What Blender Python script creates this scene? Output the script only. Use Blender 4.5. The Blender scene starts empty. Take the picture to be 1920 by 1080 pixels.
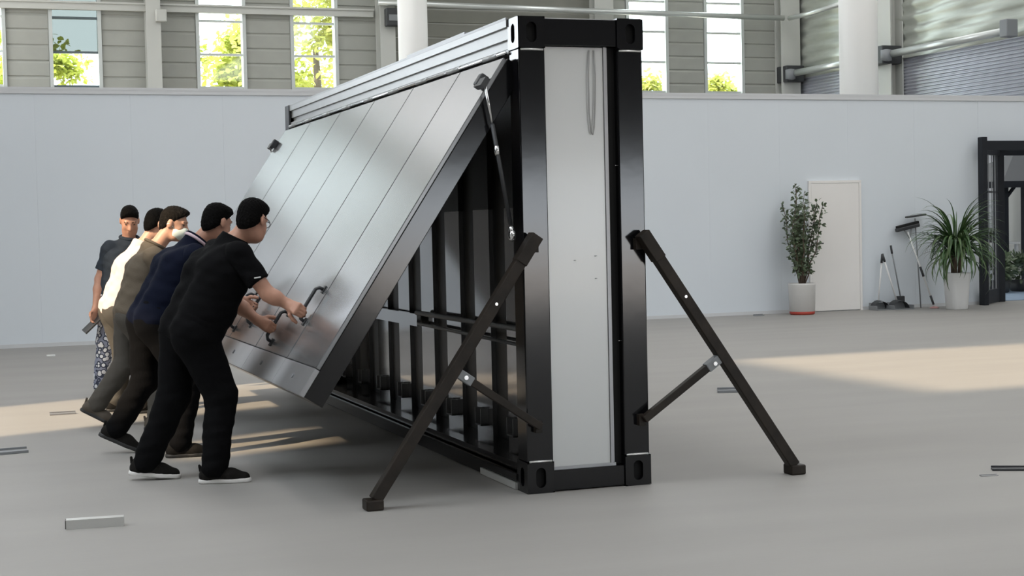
import bpy, bmesh, math, random
import numpy as np
from mathutils import Vector, Matrix

sc = bpy.context.scene
col = sc.collection
rnd = random.Random(7)

# ------------------------------------------------------------------ camera
def camera_axes(yaw, pitch, roll):
    cy, sy = math.cos(yaw), math.sin(yaw)
    f = Vector((sy * math.cos(pitch), cy * math.cos(pitch), math.sin(pitch)))
    r = Vector((cy, -sy, 0)); u = r.cross(f)
    return (math.cos(roll) * r + math.sin(roll) * u, -math.sin(roll) * r + math.cos(roll) * u, f)
R_, U_, F_ = camera_axes(0.344, -0.0394, -0.0225)
cd = bpy.data.cameras.new('camera'); cam = bpy.data.objects.new('camera', cd); col.objects.link(cam)
cam.matrix_world = Matrix(((R_.x, U_.x, -F_.x, -2.7705), (R_.y, U_.y, -F_.y, -7.5472), (R_.z, U_.z, -F_.z, 1.4039), (0, 0, 0, 1)))
cd.sensor_width = 36; cd.lens = 2887.4 / 1920 * 36; cd.clip_end = 400
sc.camera = cam

# ------------------------------------------------------------------ sky, sun, fill lights, exposure
W = bpy.data.worlds.new('sky'); sc.world = W; W.use_nodes = True
bg = W.node_tree.nodes['Background']; bg.inputs[0].default_value = (0.86, 0.93, 1.0, 1); bg.inputs[1].default_value = 8.5
sd = bpy.data.lights.new('sun', 'SUN'); sun = bpy.data.objects.new('sun', sd); col.objects.link(sun)
sd.energy = 6.5; sd.color = (1.0, 0.78, 0.52); sd.angle = 0.022
SUN = Vector((1.0, 0.40, -0.725))
sun.rotation_euler = SUN.to_track_quat('-Z', 'Y').to_euler(); sun.location = (-30, -5, 25)
ROOF_Z = 9.5
FILL_STRIPS = [(-3.2, -1.2), (3.4, 5.4), (9.6, 11.6), (15.0, 17.0)]
for i, (xa, xb) in enumerate(FILL_STRIPS):  # unseen area lights under the closed roof, added for ambient fill
    ad = bpy.data.lights.new('fill_light', 'AREA'); a = bpy.data.objects.new('fill_light', ad); col.objects.link(a)
    ad.shape = 'RECTANGLE'; ad.size = xb - xa; ad.size_y = 44; ad.energy = 880; ad.color = (0.97, 0.985, 1.0)
    a.location = ((xa + xb) / 2, 4, ROOF_Z - .02)
vs = sc.view_settings
vs.view_transform = 'Standard'; vs.look = 'None'; vs.exposure = 0.0; vs.gamma = 1.0; vs.use_curve_mapping = False

# ------------------------------------------------------------------ materials
def mat(name, rgb, rough=0.5, metal=0.0, noise=0.0, nscale=6.0, bump=0.0, bscale=40.0, spec=0.5, coat=0.0, stretch=None, ior=1.5):
    m = bpy.data.materials.new(name); m.use_nodes = True
    nt = m.node_tree; b = nt.nodes['Principled BSDF']
    b.inputs['Base Color'].default_value = (*rgb, 1); b.inputs['Roughness'].default_value = rough
    b.inputs['Metallic'].default_value = metal; b.inputs['Specular IOR Level'].default_value = spec
    b.inputs['Coat Weight'].default_value = coat; b.inputs['IOR'].default_value = ior; b.inputs['Coat Roughness'].default_value = 0.08
    tc = nt.nodes.new('ShaderNodeTexCoord'); vec = tc.outputs['Object']
    if stretch:
        mp = nt.nodes.new('ShaderNodeMapping'); mp.inputs['Scale'].default_value = stretch
        nt.links.new(vec, mp.inputs[0]); vec = mp.outputs[0]
    if noise:
        n = nt.nodes.new('ShaderNodeTexNoise'); n.inputs['Scale'].default_value = nscale; n.inputs['Detail'].default_value = 5
        nt.links.new(vec, n.inputs[0])
        r = nt.nodes.new('ShaderNodeValToRGB')
        r.color_ramp.elements[0].position = .3; r.color_ramp.elements[1].position = .7
        r.color_ramp.elements[0].color = (*[max(0, c * (1 - noise)) for c in rgb], 1)
        r.color_ramp.elements[1].color = (*[min(1, c * (1 + noise)) for c in rgb], 1)
        nt.links.new(n.outputs['Fac'], r.inputs[0]); nt.links.new(r.outputs[0], b.inputs['Base Color'])
    if bump:
        n2 = nt.nodes.new('ShaderNodeTexNoise'); n2.inputs['Scale'].default_value = bscale; n2.inputs['Detail'].default_value = 3
        nt.links.new(vec, n2.inputs[0])
        bp = nt.nodes.new('ShaderNodeBump'); bp.inputs['Strength'].default_value = bump; bp.inputs['Distance'].default_value = .01
        nt.links.new(n2.outputs['Fac'], bp.inputs['Height']); nt.links.new(bp.outputs[0], b.inputs['Normal'])
    return m
def glass_mat(name, tint):
    m = bpy.data.materials.new(name); m.use_nodes = True; nt = m.node_tree
    for n in list(nt.nodes): nt.nodes.remove(n)
    o = nt.nodes.new('ShaderNodeOutputMaterial'); mx = nt.nodes.new('ShaderNodeMixShader')
    t = nt.nodes.new('ShaderNodeBsdfTransparent'); t.inputs[0].default_value = (*tint, 1)
    g = nt.nodes.new('ShaderNodeBsdfGlossy'); g.inputs['Roughness'].default_value = .03
    mx.inputs[0].default_value = .06
    nt.links.new(t.outputs[0], mx.inputs[1]); nt.links.new(g.outputs[0], mx.inputs[2]); nt.links.new(mx.outputs[0], o.inputs[0])
    return m
M = {
    'floor': mat('concrete floor', (.30, .288, .270), .6, spec=.3, noise=.05, nscale=1.2, bump=.06, bscale=30, stretch=(.35, 1.6, 1)),
    'ground': mat('yard concrete', (.78, .66, .56), .8, noise=.1),
    'partition': mat('white partition panel', (.69, .735, .775), .55, noise=.012, nscale=.8),
    'cap': mat('partition cap trim', (.62, .63, .64), .5),
    'door': mat('cream door', (.84, .815, .785), .45, noise=.015, nscale=2),
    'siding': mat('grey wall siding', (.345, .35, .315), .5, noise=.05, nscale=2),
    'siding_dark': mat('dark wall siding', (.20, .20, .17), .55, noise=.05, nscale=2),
    'foil': mat('insulation foil', (.50, .52, .47), .34, .55, noise=.08, nscale=3, bump=.5, bscale=3, stretch=(1, .6, 4)),
    'ribbed': mat('ribbed steel sheet', (.48, .49, .54), .32, .5),
    'column': mat('painted steel column', (.52, .525, .49), .5),
    'pillar': mat('white round pillar', (.82, .81, .78), .45),
    'plain': mat('plain wall plaster', (.45, .45, .43), .7),
    'dim': mat('dark painted wall', (.12, .12, .115), .8),
    'pipe': mat('galvanised pipe', (.60, .62, .60), .3, .5),
    'frame': mat('window frame', (.55, .58, .56), .4, .2),
    'mullion': mat('dark mullion', (.10, .13, .14), .4, .2),
    'glass_tint': glass_mat('blue tinted glass', (.275, .295, .285)),
    'glass': glass_mat('window glass', (.93, .97, .95)),
    'black': mat('black gloss paint', (.005, .005, .006), .12, .0, spec=.5, bump=.03, bscale=6),
    'blackm': mat('black satin paint', (.012, .012, .013), .45, bump=.1, bscale=60),
    'dark_fill': mat('dark cavity', (.004, .004, .004), .9),  # near black for gasket and bristles, and for shade put inside hollow parts
    'board': mat('pale grey coated steel', (.19, .194, .2), .24, .5, noise=.03, nscale=1.5, bump=.10, bscale=1.6),
    'trim': mat('pale grey trim steel', (.30, .30, .305), .35, .5, noise=.05, nscale=6),
    'rail': mat('silver painted rail', (.40, .405, .40), .34, .5, noise=.04, nscale=4),
    'endpanel': mat('white end panel', (.56, .57, .56), .3, .1, noise=.02, nscale=1.5, coat=.2),
    'steel': mat('bright steel', (.75, .75, .75), .2, 1.0),
    'weld': mat('bare weld bead', (.8, .8, .78), .3, .6),
    'inner': mat('smooth grey steel lining', (.42, .42, .43), .09, .85, bump=.03, bscale=2),
    'rust': mat('dark bronze painted prop', (.020, .015, .011), .5, .0, spec=.25, noise=.4, nscale=9, bump=.1),
    'alu': mat('aluminium profile', (.62, .62, .60), .35, .6),
    'skin': mat('skin', (.48, .25, .17), .5, noise=.06, nscale=30),
    'skin2': mat('light skin', (.56, .31, .21), .5, noise=.06, nscale=30),
    'hair': mat('black hair', (.003, .0028, .0026), .7, spec=.06, bump=.6, bscale=180),
    'hair_grey': mat('greying hair', (.012, .010, .008), .7, spec=.06, noise=.5, nscale=60, bump=.6, bscale=180),
    'tee_black': mat('black cotton', (.004, .004, .0045), .9, spec=.08, bump=.2, bscale=120),
    'polo_navy': mat('navy cotton', (.004, .006, .016), .8, spec=.08, bump=.2, bscale=120),
    'tee_grey': mat('taupe cotton', (.125, .103, .078), .85, spec=.08, bump=.2, bscale=120),
    'tee_white': mat('white cotton', (.62, .53, .50), .85, spec=.08, bump=.2, bscale=120),
    'polo_dark': mat('dark slate cotton', (.028, .036, .048), .8, spec=.08, bump=.2, bscale=120),
    'trouser_black': mat('black trouser cloth', (.004, .004, .0045), .9, spec=.08, bump=.2, bscale=90),
    'trouser_grey': mat('grey trouser cloth', (.085, .078, .068), .85, spec=.08, bump=.2, bscale=90),
    'shoe_dark': mat('dark knit shoe', (.012, .011, .010), .8, spec=.1, bump=.3, bscale=150),
    'shoe_brown': mat('grey brown shoe', (.07, .055, .04), .7),
    'sole_white': mat('white rubber sole', (.72, .70, .68), .5),
    'sole_dark': mat('dark rubber sole', (.02, .02, .02), .6),
    'white': mat('white plastic', (.74, .74, .73), .4),
    'mask': mat('pale face mask', (.72, .80, .74), .8),
    'stripe': mat('pale collar stripe', (.62, .48, .52), .8),
    'plastic_dark': mat('dark grey plastic', (.035, .037, .04), .5),
    'plastic_grey': mat('grey plastic', (.22, .23, .24), .5),
    'red': mat('red plastic', (.42, .05, .03), .5),
    'pink': mat('pale pink plastic', (.55, .30, .29), .5),
    'pot': mat('glazed white pot', (.60, .585, .56), .3, noise=.02),
    'soil': mat('potting soil', (.03, .022, .016), .95, bump=.5),
    'leaf': mat('shrub leaf', (.10, .135, .075), .45, noise=.35, nscale=9),
    'blade': mat('strap leaf', (.05, .105, .035), .4, noise=.4, nscale=5),
    'blade2': mat('strap leaf pale', (.10, .16, .06), .4, noise=.3, nscale=5),
    'bark': mat('bark', (.10, .07, .05), .9, bump=.6),
    'charcoal': mat('charcoal aluminium', (.014, .016, .021), .5, spec=.25),
    'gazebo': mat('grey gazebo roof', (.10, .105, .11), .6),
    'house': mat('pale siding board', (.72, .74, .76), .5),
    'mat_blue': mat('blue grey carpet', (.22, .29, .38), .8, noise=.06),
    'cable': mat('grey cable', (.33, .33, .32), .5),
    'eye': mat('dark eye', (.01, .008, .007), .3),
    'lip': mat('lip', (.30, .11, .09), .5),
}
def floral_mat():
    m = mat('floral print cloth', (.45, .47, .52), .8); nt = m.node_tree; b = nt.nodes['Principled BSDF']
    tc = nt.nodes.new('ShaderNodeTexCoord'); v = nt.nodes.new('ShaderNodeTexVoronoi'); v.inputs['Scale'].default_value = 24
    r = nt.nodes.new('ShaderNodeValToRGB'); r.color_ramp.interpolation = 'CONSTANT'
    r.color_ramp.elements[0].color = (.62, .64, .68, 1); r.color_ramp.elements[1].color = (.03, .04, .07, 1)
    r.color_ramp.elements[1].position = .42
    e = r.color_ramp.elements.new(.62); e.color = (.22, .24, .32, 1)
    nt.links.new(tc.outputs['Object'], v.inputs[0]); nt.links.new(v.outputs['Distance'], r.inputs[0]); nt.links.new(r.outputs[0], b.inputs['Base Color'])
    return m
M['floral'] = floral_mat()
def leafy(name, rgb):
    m = mat(name, rgb, .5, noise=.3, nscale=1.5); nt = m.node_tree; b = nt.nodes['Principled BSDF']
    t = nt.nodes.new('ShaderNodeBsdfTranslucent'); mx = nt.nodes.new('ShaderNodeMixShader'); mx.inputs[0].default_value = .5
    src = b.inputs['Base Color'].links[0].from_socket; nt.links.new(src, t.inputs[0])
    o = nt.nodes['Material Output']; nt.links.new(b.outputs[0], mx.inputs[1]); nt.links.new(t.outputs[0], mx.inputs[2]); nt.links.new(mx.outputs[0], o.inputs[0])
    return m
M['treeleaf'] = leafy('sunlit tree leaf', (.42, .46, .09)); M['treeleaf2'] = leafy('pale tree leaf', (.46, .48, .12))

# ------------------------------------------------------------------ helpers
def link_mesh(name, me, m, parent=None, smooth=False):
    o = bpy.data.objects.new(name, me); col.objects.link(o)
    if m is not None and not me.materials: me.materials.append(M[m] if isinstance(m, str) else m)
    if parent is not None: o.parent = parent
    if smooth:
        me.polygons.foreach_set('use_smooth', [True] * len(me.polygons))
    return o
def obj(name, bm, m, parent=None, smooth=False, bevel=0.0):
    bmesh.ops.recalc_face_normals(bm, faces=bm.faces[:])
    me = bpy.data.meshes.new(name); bm.to_mesh(me); bm.free()
    o = link_mesh(name, me, m, parent, smooth)
    if bevel:
        b = o.modifiers.new('bevel', 'BEVEL'); b.width = bevel; b.segments = 2; b.limit_method = 'ANGLE'
    return o
def tag(o, label=None, cat=None, group=None, kind=None):
    if label: o['label'] = label
    if cat: o['category'] = cat
    if group: o['group'] = group
    if kind: o['kind'] = kind
    return o
def empty(name, loc, rz=0.0):
    o = bpy.data.objects.new(name, None); col.objects.link(o); o.location = loc; o.rotation_euler = (0, 0, rz)
    o.empty_display_size = .1
    return o
def B(bm, x0, x1, y0, y1, z0, z1, mtx=None):
    vs_ = [bm.verts.new((x, y, z)) for x in (x0, x1) for y in (y0, y1) for z in (z0, z1)]
    for f in ((0, 1, 3, 2), (4, 6, 7, 5), (0, 4, 5, 1), (2, 3, 7, 6), (0, 2, 6, 4), (1, 5, 7, 3)):
        bm.faces.new([vs_[i] for i in f])
    if mtx is not None:
        for v in vs_: v.co = mtx @ v.co
    return vs_
def box(name, x0, x1, y0, y1, z0, z1, m, parent=None, bevel=0.0):
    bm = bmesh.new(); B(bm, x0, x1, y0, y1, z0, z1)
    return obj(name, bm, m, parent, bevel=bevel)
def frame_of(d):
    d = Vector(d).normalized(); a = Vector((0, 0, 1)) if abs(d.z) < .9 else Vector((1, 0, 0))
    u = d.cross(a).normalized(); return u, d.cross(u).normalized(), d
def T(bm, pts, rad, n=10, cap=True):
    """tube along pts with radius (number or list)"""
    pts = [Vector(p) for p in pts]
    rad = [rad] * len(pts) if not isinstance(rad, (list, tuple)) else rad
    rings = []
    u = None
    for i, p in enumerate(pts):
        d = (pts[min(i + 1, len(pts) - 1)] - pts[max(i - 1, 0)]).normalized()
        if u is None: u, v, _ = frame_of(d)
        else:
            u = (u - d * u.dot(d)).normalized(); v = d.cross(u)
        rings.append([bm.verts.new(p + (u * math.cos(t) + v * math.sin(t)) * rad[i]) for t in [2 * math.pi * k / n for k in range(n)]])
    for a, b in zip(rings, rings[1:]):
        for k in range(n): bm.faces.new((a[k], a[(k + 1) % n], b[(k + 1) % n], b[k]))
    if cap: bm.faces.new(rings[0][::-1]); bm.faces.new(rings[-1])
def tube(name, pts, rad, m, parent=None, n=10, smooth=True):
    bm = bmesh.new(); T(bm, pts, rad, n); return obj(name, bm, m, parent, smooth=smooth)
def bar(bm, a, b, w, h, up=(0, 0, 1)):
    """rectangular bar from a to b; w along side, h along up"""
    a, b = Vector(a), Vector(b); d = (b - a); L = d.length; d.normalize()
    s = d.cross(Vector(up)).normalized(); u = s.cross(d).normalized()
    m = Matrix(((d.x, s.x, u.x, a.x), (d.y, s.y, u.y, a.y), (d.z, s.z, u.z, a.z), (0, 0, 0, 1)))
    return B(bm, 0, L, -w / 2, w / 2, -h / 2, h / 2, m)
def lathe(name, prof, m, parent=None, n=28, loc=(0, 0, 0), smooth=True, sq=0.0):
    bm = bmesh.new(); rings = []
    for r, z in prof:
        ring = []
        for k in range(n):
            t = 2 * math.pi * k / n; c, s = math.cos(t), math.sin(t)
            f = 1.0
            if sq: f = (abs(c) ** sq + abs(s) ** sq) ** (-1 / sq)
            ring.append(bm.verts.new((r * c * f + loc[0], r * s * f + loc[1], z + loc[2])))
        rings.append(ring)
    for a, b in zip(rings, rings[1:]):
        for k in range(n): bm.faces.new((a[k], a[(k + 1) % n], b[(k + 1) % n], b[k]))
    bm.faces.new(rings[0][::-1]); bm.faces.new(rings[-1])
    return obj(name, bm, m, parent, smooth=smooth)
def copy_tree(o, parent=None):
    c = o.copy(); col.objects.link(c); c.parent = parent
    for ch in list(o.children): copy_tree(ch, c)
    return c

# ------------------------------------------------------------------ setting: hall
YB, XR, XL, YR = 28.0, 18.0, -9.0, -20.0
tag(box('floor', XL - .3, XR + .3, YR - .3, YB + .3, -.2, 0, 'floor'), 'grey concrete floor of the hall', 'floor', kind='structure')
tag(box('ground', -80, 90, -90, 110, -.45, -.21, 'ground'), 'pale concrete yard outside the hall', 'ground', kind='structure')
# solid roof with one unseen opening added to throw a sun patch
def slab_with_holes(name, axis, c0, c1, u0, u1, v0, v1, holes, m):
    """slab normal to axis; holes in (u,v)"""
    us = sorted({u0, u1, *[h[0] for h in holes], *[h[1] for h in holes]})
    vv = sorted({v0, v1, *[h[2] for h in holes], *[h[3] for h in holes]})
    bm = bmesh.new()
    for a, b in zip(us, us[1:]):
        for c, d in zip(vv, vv[1:]):
            mu, mv = (a + b) / 2, (c + d) / 2
            if any(h[0] < mu < h[1] and h[2] < mv < h[3] for h in holes): continue
            if axis == 'z': B(bm, a, b, c, d, c0, c1)
            elif axis == 'y': B(bm, a, b, c0, c1, c, d)
            else: B(bm, c0, c1, a, b, c, d)
    return obj(name, bm, m)
tag(slab_with_holes('ceiling', 'z', ROOF_Z, ROOF_Z + .2, XL - .3, XR + .3, YR - .3, YB + .3,
    [(-8.75, -4.2, -2.4, 1.2)], 'plain'), 'hall roof with an opening added for a sun patch', 'ceiling', kind='structure')
tag(slab_with_holes('wall_left', 'x', XL - .3, XL, YR, YB, 0, ROOF_Z, [(1.25, 3.35, 3.0, 7.4), (.45, 1.1, 6.75, 7.45), (-1.05, -.1, 5.45, 6.4), (20.5, 27.0, 3.3, 8.9)], 'plain'), 'left hall wall with openings added for sun patches and reflections', 'wall', kind='structure')  # openings out of view, added to form sun patches and a casting reflection
tag(slab_with_holes('wall_front', 'y', YR - .3, YR, XL, XR, 0, ROOF_Z, [(4.2, 12.5, 0, 2.5)], 'dim'), 'hall wall behind the viewer with an open gate', 'wall', kind='structure')

# far wall: siding with tall windows
WINS = [(-8.55, -7.5), (-6.55, -5.5), (-2.74, -1.69), (-.71, .34), (2.50, 3.56), (4.67, 5.72), (13.18, 14.26), (15.35, 16.41)]  # first two are out of view, added for reflections in the opened panel
WZ0, WZ1 = 3.3, 8.9
wb = slab_with_holes('wall_back', 'y', YB, YB + .25, XL, XR + .25, 0, ROOF_Z, [(a, b, WZ0, WZ1) for a, b in WINS], 'siding')
tag(wb, 'far hall wall of grey horizontal siding with tall windows', 'wall', kind='structure')
edges = [XL] + [e for w in WINS for e in w] + [XR]
PL = .345
for a, b in zip(edges[0::2], edges[1::2]):
    if b < -2.8: continue
    spans = [(a, b)]
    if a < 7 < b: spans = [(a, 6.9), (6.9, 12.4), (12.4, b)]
    for sa, sb in spans:
        me = None; z = 3.22
        while z < 7.4:
            if me is None:
                bm = bmesh.new(); n0 = .03
                # plank with a bevelled drip edge
                prof = [(0, .012), (-.022, .03), (-.022, PL - .045), (-.008, PL - .012), (0, PL - .012)]
                va = [bm.verts.new((sa + .05, y, zz)) for y, zz in prof]; vb = [bm.verts.new((sb - .05, y, zz)) for y, zz in prof]
                for k in range(len(prof)): bm.faces.new((va[k], va[(k + 1) % 5], vb[(k + 1) % 5], vb[k]))
                bm.faces.new(va[::-1]); bm.faces.new(vb)
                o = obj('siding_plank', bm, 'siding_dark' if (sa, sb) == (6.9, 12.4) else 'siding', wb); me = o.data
            else: o = link_mesh('siding_plank', me, None, wb)
            o.location = (0, YB - .001, z); z += PL
for i, (a, b) in enumerate(WINS):
    if i in (0, 1): continue
    w = empty('window_%d' % (i - 1), ((a + b) / 2, YB, WZ0)); hw = (b - a) / 2; H = WZ1 - WZ0
    names = ['tall narrow hall window cut by the left picture edge', 'tall hall window showing blue sky above yellow trees', 'tall hall window left of the paired yellow one, white sky above',
             'tall hall window full of yellow foliage above the container', 'tall hall window just right of the black container top', 'tall bright hall window beside the right corner column']
    tag(w, names[i - 2], 'window', kind='structure')
    for s in (-1, 1): box('window_frame', s * hw - .04, s * hw + .04, -.06, .2, 0, H, 'frame', w)
    box('window_frame', -hw, hw, -.06, .2, -.04, .04, 'frame', w)
    zs = [5.50, 6.26, 7.02, 7.78, 8.54]; prev = 0
    for z in [4.0, 4.75] + zs:
        box('glazing_bar', -hw, hw, .02, .1, z - WZ0 - .025, z - WZ0 + .025, 'mullion' if i == 3 else 'frame', w)
        box('pane', -hw + .04, hw - .04, .055, .065, prev + .03, z - WZ0 - .025, 'glass_tint' if i == 3 and z > 5.6 else 'glass', w); prev = z - WZ0
    box('pane', -hw + .04, hw - .04, .055, .065, prev + .03, H, 'glass', w)

# columns on the far wall
def steel_column(x, y, w, d, label, along='x'):
    e = empty('steel_column', (x, y, 0)); tag(e, label, 'column', 'steel columns of the hall')
    if along == 'x':
        box('flange', -w / 2, w / 2, -d, -d + .03, 0, ROOF_Z, 'column', e); box('web', -.02, .02, -d + .03, 0, 0, ROOF_Z, 'column', e)
        box('flange', -w / 2, w / 2, -.03, 0, 0, ROOF_Z, 'column', e)
    else:
        box('flange', -d, -d + .03, -w / 2, w / 2, 0, ROOF_Z, 'column', e); box('web', -d + .03, 0, -.02, .02, 0, ROOF_Z, 'column', e)
        box('flange', -.03, 0, -w / 2, w / 2, 0, ROOF_Z, 'column', e)
    return e
c1 = steel_column(1.48, YB - .04, .32, .35, 'grey steel column between the blue and white windows')
c2 = steel_column(6.85, YB - .04, .36, .45, 'grey steel column just left of the white pillar behind the container')
steel_column(12.4, YB - .04, .5, .35, 'steel column above the black container top')
c3 = steel_column(17.62, YB - .04, .55, .35, 'steel column in the far right hall corner')
c4 = steel_column(XR - .04, 23.4, .62, .35, 'steel column right of the thick white pillar', along='y')
bm = bmesh.new(); B(bm, 1.52, 1.76, YB - .55, YB - .4, 6.15, 6.42)
tag(obj('junction_box', bm, 'column', bevel=.02), 'grey junction box at the top of the left column', 'box')
e = empty('wall_lamp', (6.95, YB - .6, 6.15)); tag(e, 'small black wall lamp beside the round pillar', 'lamp')
bm = bmesh.new(); B(bm, -.19, .19, -.12, .1, 0, .42); obj('lamp_housing', bm, 'plastic_dark', e, bevel=.03)
bm = bmesh.new(); B(bm, -.13, .13, -.135, -.11, .12, .26); obj('lens', bm, 'plastic_grey', e)
# rail band and pipes
bm = bmesh.new(); B(bm, XL, 6.6, YB - .16, YB - .04, 6.42, 6.56); B(bm, XL, 6.6, YB - .2, YB - .04, 6.56, 6.6)
tag(obj('trim_1', bm, 'column'), 'grey horizontal girt across the far wall top', 'girt', kind='structure')
tag(tube('wall_pipe', [(6.6, YB - .6, 6.70), (12, YB - .6, 6.64), (17.3, YB - .6, 6.6)], .07, 'pipe'), 'thin pale pipe running along the far wall', 'pipe')
tag(tube('wall_pipe', [(17.4, YB - .7, 6.58), (XR - .45, 26.6, 6.60), (XR - .4, 24.6, 6.66)], .06, 'pipe'), 'short pale pipe leaving the corner column toward the pillar', 'pipe')
for k, (ya, yb, lab) in enumerate([(27.4, 23.8, 'steel pipe on the right wall left of the white pillar'), (23.05, 18.9, 'long steel pipe on the right wall right of the white pillar')]):
    p = empty('wall_pipe', (XR - .4, ya, 5.2)); tag(p, lab, 'pipe')
    tube('pipe_run', [(0, 0, 0), (0, yb - ya, 0)], .085, 'pipe', p)
    bm = bmesh.new(); B(bm, -.22, .3, .02, .62, -.22, .2); obj('bracket', bm, 'plastic_dark', p, bevel=.02)
    lathe('end_cap', [(.05, -.14), (.13, -.12), (.13, .12), (.05, .14)], 'plastic_grey', p, n=14, loc=(-.1, .05, -.03))
    bm = bmesh.new(); B(bm, -.16, .12, yb - ya - .22, yb - ya + .02, -.14, .22); obj('end_bracket', bm, 'plastic_grey', p, bevel=.02)
def pillar(x, y, r, label):
    e = empty('round_pillar', (x, y, 0)); tag(e, label, 'pillar', 'white round pillars')
    lathe('shaft', [(r, 0), (r, ROOF_Z)], 'pillar', e, n=36); lathe('base_collar', [(r + .04, 0), (r + .04, .15), (r, .18)], 'pillar', e, n=36)
pillar(6.43, 24, .315, 'white round pillar rising behind the container roof')
pillar(11.6, 15, .32, 'thick white round pillar right of the bright windows')
# right wall: foil above, ribbed steel below
bm = bmesh.new(); B(bm, XR + .1, XR + .3, YR, YB, 0, ROOF_Z)
wr = obj('wall_right', bm, 'plain'); tag(wr, 'right hall wall with foil above ribbed steel', 'wall', kind='structure')
bm = bmesh.new(); n = 130; prev = None
for k in range(n + 1):
    z = 2.6 + k * (5.1 - 2.6) / n; x = XR - (.035 if (k % 4) in (1, 2) else 0)
    cur = (bm.verts.new((x, 12.5, z)), bm.verts.new((x, YB, z)))
    if prev: bm.faces.new((prev[0], prev[1], cur[1], cur[0]))
    prev = cur
obj('ribbed_sheet', bm, 'ribbed', wr)
bm = bmesh.new(); ny, nz = 60, 50; g = []
for j in range(nz + 1):
    row = []
    for i in range(ny + 1):
        y = 12.5 + (YB - 12.5) * i / ny; z = 5.1 + (ROOF_Z - 5.1) * j / nz
        x = XR - .03 - .035 * math.sin(z * 21 + .8 * math.sin(y * .9) + .5 * math.sin(y * 2.3)) - .02 * math.sin(y * 3.1 + z * 5)
        row.append(bm.verts.new((x, y, z)))
    g.append(row)
for j in range(nz):
    for i in range(ny): bm.faces.new((g[j][i], g[j][i + 1], g[j + 1][i + 1], g[j + 1][i]))
obj('foil_sheet', bm, 'foil', wr, smooth=True)

# white partition with door and an opening at the right
YW, HW = 13.135, 3.3
OPX0, OPX1, OPZ = 12.62, 15.6, 2.6
DX0, DX1, DZ = 9.52, 10.36, 1.97
pt = empty('wall_partition', (0, YW, 0)); tag(pt, 'long plain white partition wall behind the container', 'wall', kind='structure')
xs = [XL + k * 1.2 for k in range(30)]
xs = [x for x in xs if x < XR]
for a, b in zip(xs, xs[1:] + [XR]):
    # sandwich panels 1.2 m wide; those at the opening are cut
    if b <= OPX0 or a >= OPX1: box('wall_panel', a + .0004, b - .0004, 0, .1, 0, HW, 'partition', pt)
    else:
        if a < OPX0: box('wall_panel', a + .0015, OPX0, 0, .1, 0, HW, 'partition', pt)
        if b > OPX1: box('wall_panel', OPX1, b - .0015, 0, .1, 0, HW, 'partition', pt)
        box('wall_panel', max(a + .0015, OPX0), min(b - .0015, OPX1), 0, .1, OPZ, HW, 'partition', pt)
box('cap_trim', XL, XR, -.02, .12, HW - .002, HW + .035, 'cap', pt); box('cap_lip', XL, XR, -.02, -.001, HW - .05, HW, 'cap', pt)
tag(box('baseboard_back', XL, OPX0, YW - .012, YW - .001, 0, .05, 'cap'), 'thin grey foot strip of the white partition', 'baseboard', kind='structure')
d = empty('door_1', ((DX0 + DX1) / 2, YW - .002, 0)); tag(d, 'cream flush door in the white partition', 'door', kind='structure')
hw = (DX1 - DX0) / 2
box('door_leaf', -hw, hw, -.035, 0, .012, DZ, 'door', d, bevel=.004)
box('door_frame', -hw - .04, -hw - .002, -.04, 0, 0, DZ + .002, 'door', d); box('door_frame', hw + .002, hw + .04, -.04, 0, 0, DZ + .002, 'door', d)
box('door_frame', -hw - .04, hw + .04, -.04, 0, DZ + .003, DZ + .04, 'door', d)
hd = box('handle_plate', -hw + .05, -hw + .09, -.045, -.035, .90, 1.12, 'steel', d)
tube('handle', [(-hw + .07, -.045, 1.05), (-hw + .07, -.085, 1.05), (-hw + .17, -.085, 1.05)], .011, 'plastic_dark', hd, n=8)
lathe('keyhole', [(.016, 0), (.016, .01)], 'plastic_dark', hd, n=12, loc=(-hw + .07, -.05, .95))

# ------------------------------------------------------------------ the folding container
CW, CL, CH = .703, 5.967, 2.5
ct = empty('folding_container', (0, 0, 0))
tag(ct, 'tall black folding container standing on its edge with one side swung open', 'container')
def plate_hole(bm, o, u, v, w, h, hw, hh, nrm, depth):
    """rectangular plate (corner o, axes u,v) with an upright stadium slot and a tunnel going inward"""
    o, u, v, nrm = Vector(o), Vector(u), Vector(v), Vector(nrm); c = o + u * (w / 2) + v * (h / 2); N = 28
    outer, inner, deep = [], [], []
    for k in range(N):
        t = 2 * math.pi * (k + .5) / N; cx, sy = math.cos(t), math.sin(t)
        s = min((w / 2) / abs(cx) if abs(cx) > 1e-6 else 9, (h / 2) / abs(sy) if abs(sy) > 1e-6 else 9)
        outer.append(bm.verts.new(c + u * cx * s + v * sy * s))
        yy = (hh - hw) * (1 if sy > 0 else -1)
        p = c + u * cx * hw + v * (yy + sy * hw)
        inner.append(bm.verts.new(p)); deep.append(bm.verts.new(p - nrm * depth))
    for k in range(N):
        j = (k + 1) % N
        bm.faces.new((outer[k], outer[j], inner[j], inner[k])); bm.faces.new((inner[k], inner[j], deep[j], deep[k]))
    return deep
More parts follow.
